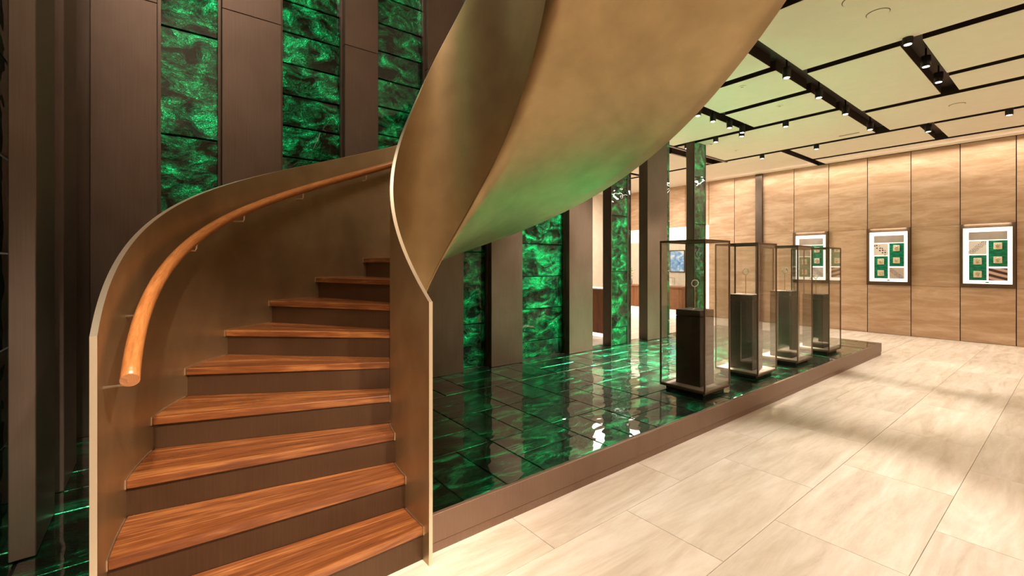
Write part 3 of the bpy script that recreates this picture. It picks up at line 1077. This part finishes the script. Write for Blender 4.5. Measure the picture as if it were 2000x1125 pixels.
# ------------------------------------------------------------------ the room behind the columns
cn = empty('display_counter', (11.45, 8.1, 0), 'brown wooden display counter with lit white toe kick in the back room', 'counter')
box('toe_kick', (-0.18, -1.25, 0), (0.22, 1.25, 0.22), 'whitelight', cn)
for i in range(5):
    box('front_panel', (-0.27, -1.30 + 0.52 * i + 0.003, 0.24), (0.25, -1.30 + 0.52 * (i + 1) - 0.003, 0.84), 'counterwood', cn)
box('counter_top', (-0.30, -1.33, 0.84), (0.28, 1.33, 0.88), 'counterwood', cn, 0.004)
gc = empty('counter_glass_case', (11.45, 7.75, 0.88), 'low glass jewellery case standing on the brown counter', 'glass case')
box('base', (-0.2, -0.45, 0), (0.2, 0.45, 0.02), 'white', gc)
for s in (-1, 1):
    box('glass_pane', (s * 0.2, -0.45, 0.02), (s * 0.194, 0.45, 0.22), 'glass', gc)
    box('glass_pane', (-0.2, s * 0.45, 0.02), (0.2, s * 0.444, 0.22), 'glass', gc)
    for t in (-1, 1):
        box('corner_post', (s * 0.2, t * 0.45, 0.02), (s * 0.192, t * 0.442, 0.225), 'vitrine', gc)
    box('top_rail', (s * 0.2, -0.45, 0.22), (s * 0.192, 0.45, 0.228), 'vitrine', gc)
for j in range(4):
    s_ = empty('jewellery_stand', (11.45, 7.45 + 0.2 * j, 0.90), 'white jewellery stand, %s from the right in the low counter case' % ORD[j], 'jewellery stand', 'stands in the counter case')
    box('block', (-0.06, -0.05, 0), (0.06, 0.05, 0.05), 'white', s_, 0.008)
    v, f = torus(0.03, 0.006, 1, 16, 6)
    add('ring', mesh('ring', v, f, True), 'gold', s_, (-0.01, 0, 0.075))
pt = empty('painting', (XW + 0.003, 7.62, 1.28), 'blue and white abstract painting in a dark frame on the back wall', 'painting')
flat_me = mesh('canvas', [(-0.02, 0.23, 0), (-0.02, -0.23, 0), (-0.02, -0.23, 0.62), (-0.02, 0.23, 0.62), (0, 0.23, 0), (0, -0.23, 0), (0, -0.23, 0.62), (0, 0.23, 0.62)],
               [(0, 3, 2, 1), (4, 5, 6, 7), (0, 1, 5, 4), (1, 2, 6, 5), (2, 3, 7, 6), (3, 0, 4, 7)], uv=[(0, 0), (0.7, 0), (0.7, 1), (0, 1)] * 2)
add('canvas', flat_me, 'painting', pt)
for a, b_ in (((-0.03, -0.25, -0.02), (0, 0.25, 0)), ((-0.03, -0.25, 0.62), (0, 0.25, 0.64)), ((-0.03, -0.25, 0), (0, -0.23, 0.62)), ((-0.03, 0.23, 0), (0, 0.25, 0.62))):
    box('frame_bar', a, b_, 'black', pt)
for j, z in enumerate((1.28, 1.50, 1.72)):
    e = empty('picture_frame', (XW + 0.003, 7.12, z), 'small dark framed picture, %s from the bottom beside the blue painting' % ORD[j], 'picture', 'small framed pictures in the back room')
    box('frame', (-0.02, -0.14, 0), (0, 0.14, 0.19), 'black', e)
    box('print', (-0.023, -0.125, 0.015), (-0.02, 0.125, 0.175), 'white', e)
cb = empty('side_cabinet', (7.35, 6.35, 0), 'reddish brown wooden cabinet glimpsed through the narrow gap left of the slim green column', 'cabinet')
box('body', (-0.25, -0.3, 0.08), (0.25, 0.5, 0.98), 'counterwood', cb, 0.004)
box('plinth', (-0.22, -0.27, 0), (0.22, 0.47, 0.08), 'whitelight', cb)
box('top', (-0.26, -0.31, 0.98), (0.26, 0.51, 1.0), 'white', cb)
vs_ = empty('plant_pot', (11.3, 8.62, 0.88), 'small leafy green plant in a glass pot on the brown counter', 'plant')
v, f = lathe([(0.06, 0), (0.09, 0.06), (0.08, 0.16), (0.07, 0.18)], 18)
add('pot', mesh('pot', v, f, True), 'pot', vs_)
lv, lf = [], []
for k in range(90):
    a, t, z = random.uniform(0, 6.28), random.uniform(0, 0.16), random.uniform(0.17, 0.5)
    t *= 1.0 - abs(z - 0.33) / 0.4
    p = Vector((t * math.cos(a), t * math.sin(a), z))
    d = Vector((math.cos(a), math.sin(a), random.uniform(-0.3, 0.8))).normalized() * random.uniform(0.06, 0.1)
    s_ = d.cross(Vector((0, 0, 1))).normalized() * 0.02
    o = len(lv)
    lv += [p, p + d * 0.5 + s_, p + d, p + d * 0.5 - s_]
    lf += [(o, o + 1, o + 2, o + 3)]
tag(add('foliage', mesh('foliage', lv, lf), 'leaf', vs_), kind='stuff')
